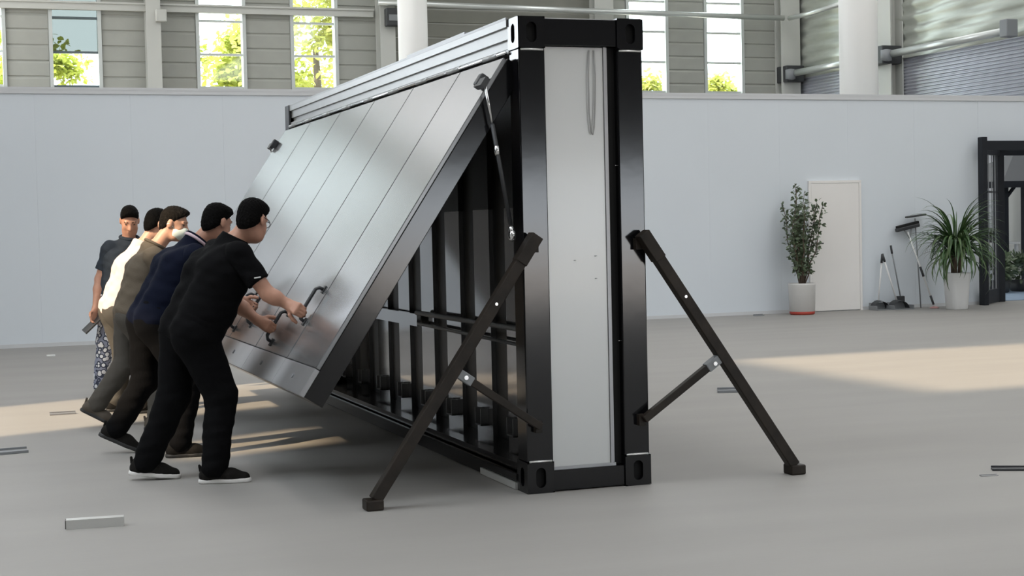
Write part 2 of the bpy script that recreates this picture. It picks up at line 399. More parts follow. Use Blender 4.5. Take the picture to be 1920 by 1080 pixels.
def casting(x, y, z, sx, sy, sz, m='black'):
    """corner casting .15 x .16 x .165; sx,sy,sz: which faces look outward"""
    a, b, c = .15, .16, .165; bm = bmesh.new()
    X0, Y0, Z0 = x, y, z; X1, Y1, Z1 = x + a, y + b, z + c
    yf = Y0 if sy < 0 else Y1; xf = X0 if sx < 0 else X1
    plate_hole(bm, (X0, yf, Z0), (1, 0, 0), (0, 0, 1), a, c, .028, .053, (0, sy, 0), .03)
    plate_hole(bm, (xf, Y0, Z0), (0, 1, 0), (0, 0, 1), b, c, .028, .05, (sx, 0, 0), .03)
    # remaining faces
    yo = Y1 if sy < 0 else Y0; xo = X1 if sx < 0 else X0
    def q(*p): bm.faces.new([bm.verts.new(v) for v in p])
    q((X0, yo, Z0), (X1, yo, Z0), (X1, yo, Z1), (X0, yo, Z1)); q((xo, Y0, Z0), (xo, Y1, Z0), (xo, Y1, Z1), (xo, Y0, Z1))
    q((X0, Y0, Z0), (X1, Y0, Z0), (X1, Y1, Z0), (X0, Y1, Z0)); q((X0, Y0, Z1), (X1, Y0, Z1), (X1, Y1, Z1), (X0, Y1, Z1))
    me = bpy.data.meshes.new('corner_casting'); bm.to_mesh(me); bm.free()
    o = link_mesh('corner_casting', me, m, ct)
    box('shade_fill', X0 + .031, X1 - .031, Y0 + .031, Y1 - .031, Z0 + .01, Z1 - .01, 'dark_fill', o)  # solid near-black block puts the shade of the hollow behind the slots
    return o
for sy, y in ((-1, -.004), (1, CL - .156)):
    for sx, x in ((-1, -.004), (1, CW - .146)):
        for sz, z in ((-1, 0), (1, CH - .165)): casting(x, y, z, sx, sy, sz)
# posts with a folded lip
for y0, y1, s in ((0.004, .15, -1), (CL - .15, CL - .004, 1)):
    for x0, x1 in ((0, .146), (CW - .146, CW)):
        bm = bmesh.new(); B(bm, x0, x1, y0, y1, .165, CH - .165); obj('corner_post', bm, 'black', ct, bevel=.006)
        for z in (.168, CH - .172):
            if s < 0: tube('weld_bead', [(x0 + .01, y0 - .002, z), (x0 + .06, y0 - .004, z + .001), (x1 - .01, y0 - .002, z)], .006, 'weld', ct, n=6)
# front end: beams, white panel, edge strip, gasket
for y0, y1, s in ((.008, .13, -1), (CL - .13, CL - .008, 1)):
    box('top_beam', .146, CW - .146, y0, y1, CH - .15, CH - .006, 'black', ct, bevel=.005)
    box('bottom_beam', .146, CW - .146, y0, y1, .005, .115, 'black', ct, bevel=.005)
box('end_panel', .150, .485, .03, .09, .118, CH - .152, 'endpanel', ct, bevel=.003)
bm = bmesh.new()
B(bm, .485, .497, .022, .09, .118, CH - .152); B(bm, .497, .510, .034, .09, .118, CH - .152)
obj('panel_edge', bm, 'trim', ct)
box('gasket', .512, .557, .05, .09, .118, CH - .152, 'dark_fill', ct)
box('panel_sill', .150, .512, .02, .03, .112, .13, 'trim', ct)
for z in (1.72, .78): lathe('rivet', [(.005, 0), (.004, .004)], 'steel', ct, n=8, loc=(.553, .04, z))
for x, z in ((.30, 1.22), (.42, 1.24), (.42, 1.12)): lathe('scuff_plug', [(.007, 0), (.006, .003)], 'plastic_grey', ct, n=8, loc=(x, .026, z))
pts = [(.405, .022, CH - .17), (.395, .015, 2.2), (.395, .016, 2.0), (.405, .016, 1.90), (.413, .016, 1.885), (.421, .016, 1.92), (.430, .016, 2.05), (.435, .016, 2.2), (.432, .022, CH - .17)]
tube('cable_loop', pts, .004, 'cable', ct, n=6)
box('rear_panel', .15, CW - .15, CL - .09, CL - .03, .118, CH - .152, 'endpanel', ct)
# long rails on the open side
bm = bmesh.new()
YA, YZ = .156, CL - .156
for x0, x1, z0, z1 in ((-.012, .12, 2.488, 2.5), (-.012, .004, 2.462, 2.488), (.004, .03, 2.40, 2.462), (.022, .05, 2.36, 2.40), (-.004, .03, 2.345, 2.362), (.0, .03, 2.32, 2.345)):
    B(bm, x0, x1, YA, YZ, z0, z1)
rail = obj('top_rail', bm, 'rail', ct)
bm = bmesh.new(); B(bm, -.013, -.002, YA, YZ, 2.4995, 2.512); obj('roof_lip', bm, 'trim', rail)
box('roof_gutter', .0, .05, .9, 2.1, 2.512, 2.53, 'trim', rail)
box('end_cap', -.02, .03, CL - .156, CL + .004, 2.30, 2.512, 'plastic_dark', rail)
tube('hinge_pin', [(-.012, .17, 2.325), (-.012, YZ, 2.325)], .010, 'steel', rail, n=8)
for k in range(9):
    y = .3 + k * .66; tube('hinge_knuckle', [(-.012, y, 2.325), (-.012, y + .22, 2.325)], .016, 'rail', rail, n=8)
bm = bmesh.new(); B(bm, .0, .12, YA, YZ, .005, .05); B(bm, -.01, .012, YA, YZ, .05, .085); B(bm, .03, .12, YA, YZ, .085, .13)
br = obj('bottom_rail', bm, 'black', ct); box('rail_edge', -.016, -.002, .16, .75, .004, .04, 'weld', br)
bm = bmesh.new(); B(bm, CW - .12, CW, YA, YZ, CH - .15, CH); obj('top_rail', bm, 'black', ct)
bm = bmesh.new(); B(bm, CW - .12, CW, YA, YZ, .005, .13); obj('bottom_rail', bm, 'black', ct)
box('roof_sheet', .05, CW - .02, YA, YZ, CH - .03, CH - .004, 'rail', ct)
box('base_sheet', .05, CW - .02, YA, YZ, .02, .06, 'blackm', ct)
box('outer_sheet', .47, CW - .01, .1, CL - .1, .13, CH - .14, 'black', ct)
# lining behind the opening: smooth steel panels between black studs, cross rail, foot clips
XI = .40
edgesY = [.16, .50, .80, 1.10, 1.42, 1.72, 2.03, 2.34, 2.66, 2.97, 3.28, 3.60, 3.90, 4.22, 4.54, 4.84, 5.15, 5.45, 5.66, 5.81]
for k, (a, b) in enumerate(zip(edgesY, edgesY[1:])):
    if k % 2 == 0: box('stud', XI + .03, XI + .06, a, b, .06, 2.33, 'blackm', ct)
    else:
        box('lining_panel', XI, XI + .06, a, b, .06, 1.52, 'inner', ct)
        box('lining_head', XI, XI + .06, a, b, 1.52, 2.33, 'blackm', ct)
        bm = bmesh.new(); m_ = (a + b) / 2
        B(bm, XI - .05, XI, m_ - .06, m_ - .05, .13, .24); B(bm, XI - .05, XI, m_ + .05, m_ + .06, .13, .24); B(bm, XI - .05, XI, m_ - .06, m_ + .06, .13, .14)
        obj('foot_clip', bm, 'trim', ct)
bm = bmesh.new(); B(bm, XI - .06, XI - .03, 3.2, 5.8, .70, .79); obj('cross_rail', bm, 'inner', ct)
bm = bmesh.new(); T(bm, [(XI - .06, .3, .74), (XI - .05, .75, .80), (XI - .06, 3.2, .80)], .018, 8); T(bm, [(XI - .06, .3, .70), (XI - .05, 3.2, .72)], .012, 8); obj('cross_tube', bm, 'plastic_grey', ct, smooth=True)
box('floor_pan', .05, XI + .02, .16, YZ, .055, .075, 'black', ct)

# the swung-out side
HX, HZ = -.03, 2.32
SD = Vector((-.5514, 0, -.8343)); SN = Vector((-.8343, 0, .5514))      # down the panel, outward normal
FM = Matrix(((SD.x, 0, SN.x, HX), (SD.y, 1, SN.y, 0), (SD.z, 0, SN.z, HZ), (0, 0, 0, 1)))   # local (s, y, n)
SL, FY0, FY1, TH = 2.085, .10, 5.86, .135
bm = bmesh.new()
B(bm, .02, SL - .004, FY0 + .004, FY1 - .004, -TH, -.022, FM)
fw = obj('folding_wall', bm, 'black', ct, bevel=.004)
seams = [FY0, .84, 1.80, 2.76, 3.76, 4.80, FY1]
for a, b in zip(seams, seams[1:]):
    bm = bmesh.new(); B(bm, .03, SL - .16, a + .006, b - .006, -.024, 0, FM); obj('wall_board', bm, 'board', fw, bevel=.004)
    bm = bmesh.new(); B(bm, SL - .156, SL, a + .001, b - .001, -.024, .004, FM); t = obj('bottom_trim', bm, 'trim', fw, bevel=.003)
for y in (.45, 1.35, 2.3, 3.3, 4.3, 5.3):
    bm = bmesh.new(); p = FM @ Vector((SL - .08, y, .003)); T(bm, [p, p + SN * .008], .014, 10); obj('rivet', bm, 'plastic_grey', fw, smooth=False)
def grab_handle(s0, s1, y):
    bm = bmesh.new()
    T(bm, [FM @ Vector(p) for p in ((s0, y, 0), (s0 + .004, y, .03), (s0 + .022, y, .045), (s1 - .022, y, .045), (s1 - .004, y, .03), (s1, y, 0))], .0105, 10)
    h = obj('grab_handle', bm, 'plastic_dark', fw, smooth=True)
    for s in (s0, s1):
        bm = bmesh.new(); B(bm, s - .024, s + .024, y - .02, y + .02, 0, .008, FM); obj('foot_plate', bm, 'plastic_dark', h, bevel=.003)
HAND = [(1.49, 1.70, .93), (1.67, 1.87, 1.43), (1.60, 1.80, 2.30), (1.6, 1.86, 2.75), (1.6, 1.86, 3.72), (1.6, 1.86, 4.10), (1.6, 1.86, 4.85), (1.6, 1.86, 5.2)]
for s0, s1, y in HAND: grab_handle(s0, s1, y)
for y in (.16, 5.80):
    bm = bmesh.new(); B(bm, .155, .225, y - .03, y + .03, 0, .05, FM); o = obj('strut_block', bm, 'plastic_dark', fw, bevel=.008)
    s_ = -1 if y < 1 else 1
    bm = bmesh.new(); B(bm, .19, .24, min(y, y + s_ * .12), max(y, y + s_ * .12), .015, .045, FM); obj('lug', bm, 'plastic_dark', o)
# gas strut between the near edge of the panel and the frame
def strut(a, b):
    a, b = Vector(a), Vector(b)
    e = empty('gas_strut', a); e.parent = ct; P = lambda t: (b - a) * t
    tube('piston_rod', [P(0), P(.27)], .008, 'steel', e, n=10); tube('cylinder', [P(.27), P(.93)], .0115, 'plastic_dark', e, n=10)
    tube('collar', [P(.41), P(.47)], .0145, 'steel', e, n=10); tube('end_joint', [P(.94), P(1.0)], .015, 'steel', e, n=10)
    lathe('ball_stud', [(.006, -.03), (.02, -.02), (.024, 0), (.02, .02), (.006, .03)], 'steel', e, n=12, loc=P(1.0))
    return e
strut(FM @ Vector((.215, .05, .03)), (-.03, .075, 1.36))
strut(FM @ Vector((.215, 5.91, .03)), (-.03, 5.89, 1.36))

# ------------------------------------------------------------------ support props
def prop(sx, label):
    """raking prop against a front post; sx=-1 left, +1 right"""
    x0 = .075 if sx < 0 else CW - .075
    e = empty('support_prop', (x0 + sx * .93, -.05, 0)); tag(e, label, 'prop', 'raking steel props')
    P = lambda x, y, z: (sx * (x - .93), y, z)
    top, foot = P(0.03, -.01, 1.35), P(.92, -.01, .05)
    bm = bmesh.new(); bar(bm, top, foot, .06, .062, up=(0, 1, 0)); obj('leg', bm, 'rust', e, bevel=.005)
    a = Vector(top); bdir = (Vector(foot) - a).normalized()
    bm = bmesh.new(); bar(bm, a - bdir * .01, a + bdir * .16, .066, .075, up=(0, 1, 0)); obj('sleeve', bm, 'rust', e, bevel=.004)
    bm = bmesh.new(); B(bm, -.045 + 0, .045, -.055, .045, 0, .055); obj('foot', bm, 'rust', e, bevel=.008)
    j = a + (Vector(foot) - a) * .515
    low = Vector(P(.02, .0, .36))
    bm = bmesh.new(); bar(bm, j + (low - j) * .12, low, .04, .042, up=(0, 1, 0)); obj('brace', bm, 'rust', e, bevel=.004)
    bm = bmesh.new(); bar(bm, j, j + (low - j) * .2, .05, .05, up=(0, 1, 0)); obj('clamp', bm, 'plastic_grey', e, bevel=.004)
    bm = bmesh.new(); T(bm, [j + (low - j) * .12 - Vector((0, .034, 0)), j + (low - j) * .12 + Vector((0, .03, 0))], .012, 8); obj('bolt', bm, 'steel', e)
    bm = bmesh.new(); q_ = a + (Vector(foot) - a) * .26; T(bm, [q_ - Vector((0, .036, 0)), q_ + Vector((0, .03, 0))], .008, 8); obj('bolt', bm, 'steel', e)
    for z_ in (.355, 1.30):
        bm = bmesh.new(); B(bm, -sx * .91 - .018, -sx * .91 + .018, .015, .054, z_ - .03, z_ + .03); obj('post_bracket', bm, 'rust', e)
prop(-1, 'dark raking prop in front of the opened container side')
prop(1, 'dark raking prop leaning on the right post of the container')

# ------------------------------------------------------------------ floor debris
e = empty('profile_offcut', (-2.33, .13, 0)); e.rotation_euler = (0, 0, math.radians(-6)); tag(e, 'short hollow silver profile lying on the floor at lower left', 'offcut')
bm = bmesh.new()
for y0, y1, z0, z1 in ((-.03, .03, 0, .003), (-.03, .03, .042, .045), (-.03, -.027, .003, .042), (.027, .03, .003, .042)): B(bm, 0, .27, y0, y1, z0, z1)
obj('shell', bm, 'alu', e); box('shade_plug', -.004, .012, -.027, .027, .003, .042, 'dark_fill', e)  # dark plug puts the shade of the hollow into the open end
def scrap(x, y, l, w, h, rz, m, label):
    bm = bmesh.new(); B(bm, -l / 2, l / 2, -w / 2, w / 2, 0, h)
    vs_ = bm.verts[:]; vs_[0].co.z += 0; 
    for v in vs_:
        if v.co.x > 0: v.co.y *= .7
    B(bm, -l / 2, l / 2, w / 2 - .004, w / 2, h, h * 1.8)
    o = obj('metal_offcut', bm, m, bevel=.002); o.location = (x, y, 0); o.rotation_euler = (0, 0, rz); tag(o, label, 'offcut'); return o
scrap(-2.52, 3.0, .26, .10, .018, .1, 'plastic_grey', 'grey scrap piece on the floor at the left picture edge')
scrap(-2.04, 5.13, .2, .07, .012, 0, 'trim', 'pale flat scrap on the sunlit floor at left')
scrap(3.18, 3.79, .20, .07, .022, -.4, 'plastic_grey', 'grey scrap strip on the floor behind the right prop')
scrap(2.72, -.53, .34, .06, .012, -.5, 'plastic_dark', 'dark scrap strip on the floor at the right picture edge')
scrap(2.44, -.60, .10, .03, .004, -.2, 'trim', 'tiny pale scrap beside the dark strip at right')
scrap(-1.79, 11.43, .1, .05, .012, 0, 'white', 'small white scrap on the floor by the partition at left')
scrap(8.42, 12.8, .16, .06, .015, 0, 'plastic_grey', 'small grey scrap at the partition foot left of the shrub')

# ------------------------------------------------------------------ people: smooth implicit bodies
V = lambda *a: np.array(a, dtype=np.float64)
def nrm(v): v = np.asarray(v, float); return v / np.linalg.norm(v)
def cone(a, b, ra, rb, k=.02): return ('c', np.asarray(a, float), np.asarray(b, float), ra, rb, k)
def ell(c, r, R=None, k=.02): return ('e', np.asarray(c, float), np.asarray(r, float), np.eye(3) if R is None else np.asarray(R, float), k)
def ev(prims, p, cuts=(), fold=None):
    d = np.full(len(p), 9.0)
    for q in prims:
        if q[0] == 'c':
            _, a, b, ra, rb, k = q; ba = b - a; pa = p - a
            h = np.clip(pa @ ba / max(ba @ ba, 1e-9), 0, 1)
            e = np.linalg.norm(pa - h[:, None] * ba, axis=1) - (ra + (rb - ra) * h)
        else:
            _, c, r, R, k = q; l = (p - c) @ R.T
            k0 = np.linalg.norm(l / r, axis=1); k1 = np.linalg.norm(l / (r * r), axis=1)
            e = k0 * (k0 - 1) / np.maximum(k1, 1e-9)
        hh = np.maximum(k - np.abs(d - e), 0) / k
        d = np.minimum(d, e) - hh * hh * k * .25
    if fold is not None: d = d + fold(p)
    for c, n in cuts: d = np.maximum(d, (p - c) @ n)       # keep the side the normal points away from
    return d
def surface(name, prims, h, m, parent=None, cuts=(), fold=None, loc=None):
    lo, hi = [], []
    for q in prims:
        if q[0] == 'c': R = max(q[3], q[4]); lo.append(np.minimum(q[1], q[2]) - R); hi.append(np.maximum(q[1], q[2]) + R)
        else: R = q[2].max(); lo.append(q[1] - R); hi.append(q[1] + R)
    lo = np.min(lo, 0) - .03; hi = np.max(hi, 0) + .03
    S = 4; nb = np.ceil((hi - lo) / (h * S)).astype(int) + 1
    gx = [lo[i] + np.arange(nb[i]) * h * S + h * S / 2 for i in range(3)]
    G = np.stack(np.meshgrid(*gx, indexing='ij'), -1).reshape(-1, 3)
    dc = ev(prims, G, cuts, fold); act = np.abs(dc) < h * S * 1.35
    n = nb * S
    D = np.repeat(np.repeat(np.repeat(np.where(dc < 0, -1., 1.).reshape(nb), S, 0), S, 1), S, 2).astype(np.float32)
    idx = np.argwhere(act.reshape(nb))
    off = np.stack(np.meshgrid(*[np.arange(S)] * 3, indexing='ij'), -1).reshape(-1, 3)
    I = (idx[:, None, :] * S + off[None]).reshape(-1, 3)
    P = lo + (I + .5) * h
    D[I[:, 0], I[:, 1], I[:, 2]] = ev(prims, P, cuts, fold)
    ins = D < 0
    cnt = np.zeros(np.array(D.shape) - 1, np.int8)
    for a in (0, 1):
        for b in (0, 1):
            for c in (0, 1): cnt += ins[a:D.shape[0] - 1 + a, b:D.shape[1] - 1 + b, c:D.shape[2] - 1 + c]
    cells = np.argwhere((cnt > 0) & (cnt < 8))
    vid = -np.ones(cnt.shape, np.int64); vid[tuple(cells.T)] = np.arange(len(cells))
    acc = np.zeros((len(cells), 3)); num = np.zeros(len(cells))
    cor = [(a, b, c) for a in (0, 1) for b in (0, 1) for c in (0, 1)]
    val = {q: D[cells[:, 0] + q[0], cells[:, 1] + q[1], cells[:, 2] + q[2]] for q in cor}
    for q in cor:
        for ax in range(3):
            if q[ax]: continue
            r = list(q); r[ax] = 1; r = tuple(r)
            x = (val[q] < 0) != (val[r] < 0); t = np.where(x, val[q] / np.where(x, val[q] - val[r], 1), 0)
            pt_ = np.tile(np.array(q, float), (len(cells), 1)); pt_[:, ax] = t
            acc[x] += pt_[x]; num[x] += 1
    co = lo + (cells + acc / num[:, None] + .5) * h
    faces = []
    for ax in range(3):
        sl0 = [slice(None)] * 3; sl1 = [slice(None)] * 3
        sl0[ax] = slice(0, -1); sl1[ax] = slice(1, None)
        e = np.argwhere(ins[tuple(sl0)] != ins[tuple(sl1)])
        u, v = [(1, 2), (2, 0), (0, 1)][ax]
        e = e[(e[:, u] > 0) & (e[:, v] > 0)]
        q = []
        for du, dv in ((-1, -1), (0, -1), (0, 0), (-1, 0)):
            c = e.copy(); c[:, u] += du; c[:, v] += dv; q.append(vid[c[:, 0], c[:, 1], c[:, 2]])
        q = np.stack(q, 1); flip = ~ins[e[:, 0], e[:, 1], e[:, 2]]
        q[flip] = q[flip][:, ::-1]; faces.append(q)
    F = np.concatenate(faces); F = F[(F >= 0).all(1)]
    if loc is not None: co = co - np.asarray(loc)
    me = bpy.data.meshes.new(name)
    me.vertices.add(len(co)); me.vertices.foreach_set('co', co.astype(np.float32).ravel())
    me.loops.add(F.size); me.loops.foreach_set('vertex_index', F.astype(np.int32).ravel())
    me.polygons.add(len(F)); me.polygons.foreach_set('loop_start', (np.arange(len(F)) * 4).astype(np.int32))
    me.update(calc_edges=True); me.validate()
    return link_mesh(name, me, m, parent, smooth=True)

def hand_prims(wrist, pd, pn, thumb_side, curl, k=.006):
    """pd: wrist to knuckles, pn: palm side (fingers curl that way), thumb_side: +1/-1 along pd x pn"""
    pd = nrm(pd); pn = nrm(pn - pd * np.dot(pn, pd)); sd = np.cross(pd, pn) * thumb_side
    out = []
    for o in (-.026, -.009, .009, .026): out.append(cone(wrist + sd * o * .55 + pd * .012, wrist + sd * o + pd * .082, .0155, .0135, .014))
    lens = [(.040, .025, .020), (.046, .029, .021), (.043, .027, .021), (.033, .021, .018)]
    for i, o in enumerate((.028, .0095, -.0095, -.027)):
        p = wrist + sd * o + pd * (.086 if i in (1, 2) else .082); a = 0.0
        for j, L in enumerate(lens[i]):
            a += curl[j]; dr = pd * math.cos(a) + pn * math.sin(a)
            q = p + dr * L; out.append(cone(p, q, .0092 - j * .0008, .0085 - j * .0008, k)); p = q
    p = wrist + sd * .022 + pd * .022
    for L, a, b in ((.040, .75, .35), (.030, .45, .75), (.024, .25, 1.0)):
        dr = nrm(pd * (1 - a * .4) + sd * a + pn * b); q = p + dr * L; out.append(cone(p, q, .0125, .0100, .008)); p = q
    return out
def basis(fwd, up=(0, 0, 1)):
    f = nrm(fwd); r = nrm(np.cross(f, up)); u = np.cross(r, f); return r, f, u      # right, forward, up

def person(label, J, h, skin, shirt_m, trouser_m, shoe_m, sole_m, hair_m, stout=1.0, sleeve=.72, sock=False, hairlen=0.0):
    base = V(J['pelvis'][0], J['pelvis'][1], 0)
    g = {k: (np.asarray(v, float) if not isinstance(v, (dict, str)) else v) for k, v in J.items()}
    pel, che, nb, hd = g['pelvis'], g['chest'], g['neck'], g['head']
    fwd = nrm(g['fwd']); lat = nrm(np.cross(fwd, (0, 0, 1)))            # lat = to his right
    up = nrm(nb - pel); front = nrm(np.cross(up, lat))                       # torso axes
    if np.dot(front, fwd) < 0: front = -front
    s = stout
    hipR, hipL = pel + lat * .09 - up * .03, pel - lat * .09 - up * .03
    waist = pel + (che - pel) * .45
    body = []
    def torso(inf, k=.05):
        o = []
        for sg in (1, -1):
            L = lat * sg
            o += [cone(pel + L * .075 * s, waist + L * .07 * s + front * .01, .112 * s + inf, .105 * s + inf, k),
                  cone(waist + L * .07 * s + front * .01, che + L * .085 * s, .105 * s + inf, .108 * s + inf, k),
                  cone(che + L * .085 * s, (g['shR'] if sg > 0 else g['shL']) - up * .01 - L * .03, .105 * s + inf, .062 + inf, k)]
        o.append(cone(che, nb - up * .05, .10 * s + inf, .075 + inf, k))
        return o
    body += torso(0)
    body.append(cone(nb - up * .06, hd - nrm(hd - nb) * .02, .056, .053, .03))
    for sh, el, wr in (('shR', 'elR', 'wrR'), ('shL', 'elL', 'wrL')):
        body.append(cone(g[sh], g[el], .052 * (.7 + .3 * s), .042, .03))
        mid = g[el] + (g[wr] - g[el]) * .35
        body.append(cone(g[el], mid, .041, .042, .02)); body.append(cone(mid, g[wr], .042, .027, .02))
    for hp, kn, an in ((hipR, 'knR', 'anR'), (hipL, 'knL', 'anL')):
        body.append(cone(hp, g[kn], .085 * s, .056, .04)); mid = g[kn] + (g[an] - g[kn]) * .3
        body.append(cone(g[kn], mid, .054, .056, .02)); body.append(cone(mid, g[an], .056, .036, .02))
        tf = nrm(g['toeR'] if an == 'anR' else g['toeL']); body.append(cone(g[an], g[an] - V(0, 0, .03) + tf * .01, .036, .03, .03))
    # head: cranium, face, jaw, nose, brow, ears, lips
    r_, f_, u_ = basis(g['look']); Rm = np.stack([r_, f_, u_]); H = lambda x, y, z: hd + r_ * x + f_ * y + u_ * z
    body += [ell(H(0, -.012, .035), (.073, .092, .082), Rm, .03), ell(H(0, .022, -.03), (.062, .070, .088), Rm, .03),
             cone(H(-.03, .035, -.085), H(.03, .035, -.085), .030, .030, .03), ell(H(0, .062, -.095), (.025, .02, .02), Rm, .02),
             cone(H(0, .085, .012), H(0, .108, -.028), .010, .015, .014), cone(H(-.014, .092, -.032), H(.014, .092, -.032), .010, .010, .010),
             cone(H(-.04, .077, .028), H(.04, .077, .028), .011, .011, .016), cone(H(-.018, .088, -.062), H(.018, .088, -.062), .007, .007, .008),
             cone(H(-.016, .085, -.074), H(.016, .085, -.074), .007, .007, .008)]
    for sx in (-1, 1):
        body += [ell(H(sx * .077, -.012, -.005), (.010, .022, .034), Rm, .008), cone(H(sx * .036, .062, -.02), H(sx * .05, .045, -.05), .018, .016, .02)]
    for side in ('R', 'L'):
        if 'hand' + side in g:
            hh = g['hand' + side]; body += hand_prims(g['wr' + side], V(*hh['pd']), V(*hh['pn']), hh['th'], hh['curl'])
            body.append(cone(g['wr' + side], g['wr' + side] + nrm(V(*hh['pd'])) * .02, .026, .022, .02))
    B_ = surface('person', body, h, skin, loc=base); B_.location = base; tag(B_, label, 'person')
    sub = lambda name, prims, hh, m, parent=B_, **kw: surface(name, prims, hh, m, parent, loc=base, **kw)
    # hair: a close cap cut along the hairline
    hr = [ell(H(0, -.014, .038), (.0775, .0975, .087), Rm, .03), ell(H(0, -.045, -.02), (.066, .0615, .075), Rm, .03), ell(H(0, .012, .078 + hairlen * .3), (.070, .083, .046 + hairlen), Rm, .03), ell(H(0, .055, .082), (.052 + hairlen, .035, .03 + hairlen * .5), Rm, .03)]
    cn = nrm(f_ * .72 - u_ * .69)
    sub('hair', hr, h * .8, hair_m, cuts=[(H(0, .055, .060), cn), (H(0, .086, 0), f_)], fold=lambda p: .0045 * np.sin(p[:, 0] * 230 + 2 * np.sin(p[:, 2] * 90)) * np.sin(p[:, 1] * 210 + p[:, 2] * 160) + .03 * np.clip((((p - hd) @ cn) + .035) , 0, .06))
    for sx in (-1, 1):
        sub('eye', [ell(H(sx * .032, .078, .008), (.012, .008, .0055), Rm, .001)], .003, 'eye')
        sub('eyebrow', [cone(H(sx * .018, .088, .030), H(sx * .048, .078, .032), .0045, .004, .004)], .003, hair_m)
    # clothes
    seed = rnd.random() * 6
    fold = lambda p: .0022 * np.sin(p @ V(31, 17, 38) + seed) + .0022 * np.sin(p @ V(-24, 31, 57) + 2 * seed) * np.sin(p @ V(9, 14, -11)) + .0015 * np.sin(p @ V(12, -23, 95) + seed)
    sh = torso(.016)
    cuts = []
    hem = pel - up * .09
    sh.append(cone(nb - up * .05, nb - up * .005, .083, .072, .03))
    body_cut = [(nb + up * .012, nrm(up)), (hem, -up)]
    ss = sub('shirt', sh, h, shirt_m, cuts=body_cut, fold=fold)
    for a, b in (('shR', 'elR'), ('shL', 'elL')):
        A, E_ = g[a], g[b]; ax = nrm(E_ - A); end = A + (E_ - A) * sleeve
        sub('sleeve', [cone(A + ax * .01, end + ax * .03, .066 * (.7 + .3 * s), .066, .02), cone(A, A + up * .02 + (che - A) * .35, .072, .085, .04)], h, shirt_m, parent=ss, cuts=[(end, ax)], fold=fold)
    tr = []
    for sg, hp, kn, an in ((1, hipR, 'knR', 'anR'), (-1, hipL, 'knL', 'anL')):
        L = lat * sg
        tr += [cone(pel + L * .075 * s + up * .06, hp, .118 * s, .11 * s, .04), cone(hp, g[kn], .105 * s, .078 * s, .04), cone(g[kn], g[an] + V(0, 0, .0), .076 * s, .063 * s, .03)]
    # each leg is cut just above its ankle by a tiny horizontal plane: lift the axis end instead
    lowz = min(g['anR'][2], g['anL'][2])
    tfold = lambda p: .003 * np.sin(p @ V(26, 14, 22) + seed) + .0035 * np.sin(p @ V(-14, 20, 84) + 2 * seed) * np.sin(p @ V(13, 11, 17)) * np.clip(1.0 - p[:, 2], .1, 1)
    sub('trousers', tr, h, trouser_m, cuts=[(pel + up * .10, up), (V(0, 0, lowz - .055), V(0, 0, -1))], fold=tfold)
    for an, to, pk in (('anR', 'toeR', 'pitchR'), ('anL', 'toeL', 'pitchL')):
        fd = nrm(V(g[to][0], g[to][1], 0)); a = float(J.get(pk, 0.0)); z = V(0, 0, 1)
        Fd = fd * math.cos(a) - z * math.sin(a); Ud = fd * math.sin(a) + z * math.cos(a); Ld = np.cross(fd, z)
        O = g[an] - Ud * .085
        low = min((O - Fd * .06)[2], (O + Fd * .19)[2]); O = O - z * low      # stand on the floor
        up_ = [cone(O - Fd * .045 + Ud * .04, O + Fd * .09 + Ud * .035, .042, .043, .03), cone(O + Fd * .09 + Ud * .034, O + Fd * .165 + Ud * .026, .043, .032, .03),
               cone(O - Fd * .035 + Ud * .05, O - Fd * .03 + Ud * .085, .040, .041, .03)]
        sho = sub('shoe', up_, h * .75, shoe_m, cuts=[(O + Ud * .016, -Ud), (O + Ud * .098, Ud)])
        for q in range(4):
            c0 = O + Fd * (.045 + q * .022) + Ud * (.081 - q * .0065)
            sub('lace', [cone(c0 - Ld * .022 - Ud * .006, c0, .004, .004, .004), cone(c0, c0 + Ld * .022 - Ud * .006, .004, .004, .004)], .003, 'plastic_grey', parent=sho)
        sub('heel_tab', [cone(O - Fd * .078 + Ud * .07, O - Fd * .085 + Ud * .10, .010, .008, .006)], .004, shoe_m, parent=sho)
        so = [cone(O - Fd * .05 + Ud * .012, O + Fd * .09 + Ud * .012, .043, .047, .02), cone(O + Fd * .09 + Ud * .012, O + Fd * .168 + Ud * .012, .047, .037, .02)]
        sub('sole', so, h * .75, sole_m, parent=sho, cuts=[(O, -Ud), (O + Ud * .026, Ud)])
    return B_, dict(H=H, Rm=Rm, r=r_, f=f_, u=u_, nb=nb, up=up, lat=lat, front=front, base=base, shirt=ss, h=h, fold=fold, hd=hd)

GRIP = (.9, 1.2, .9)
def grip_wrist(bar_pt, pd, pn):
    pd = nrm(pd); pn = np.asarray(pn, float); pn = nrm(pn - pd * np.dot(pn, pd)); return bar_pt - pd * .098 - pn * .026
def on_flap(s, y, n=.045): p = FM @ Vector((s, y, n)); return V(p.x, p.y, p.z)
d_, n_ = np.array(SD), np.array(SN)

def pusher(label, J, hands, **kw):
    for side, (s, y, pd, th) in hands.items():
        pd = nrm(V(*pd) - d_ * np.dot(V(*pd), d_)); pn = np.cross(pd, d_); 
        pn = pn if np.dot(pn, -n_) > 0 else -pn
        J['wr' + side] = grip_wrist(on_flap(s, y), pd, pn)
        J['hand' + side] = dict(pd=tuple(pd), pn=tuple(pn), th=th, curl=GRIP)
    return person(label, J, **kw)

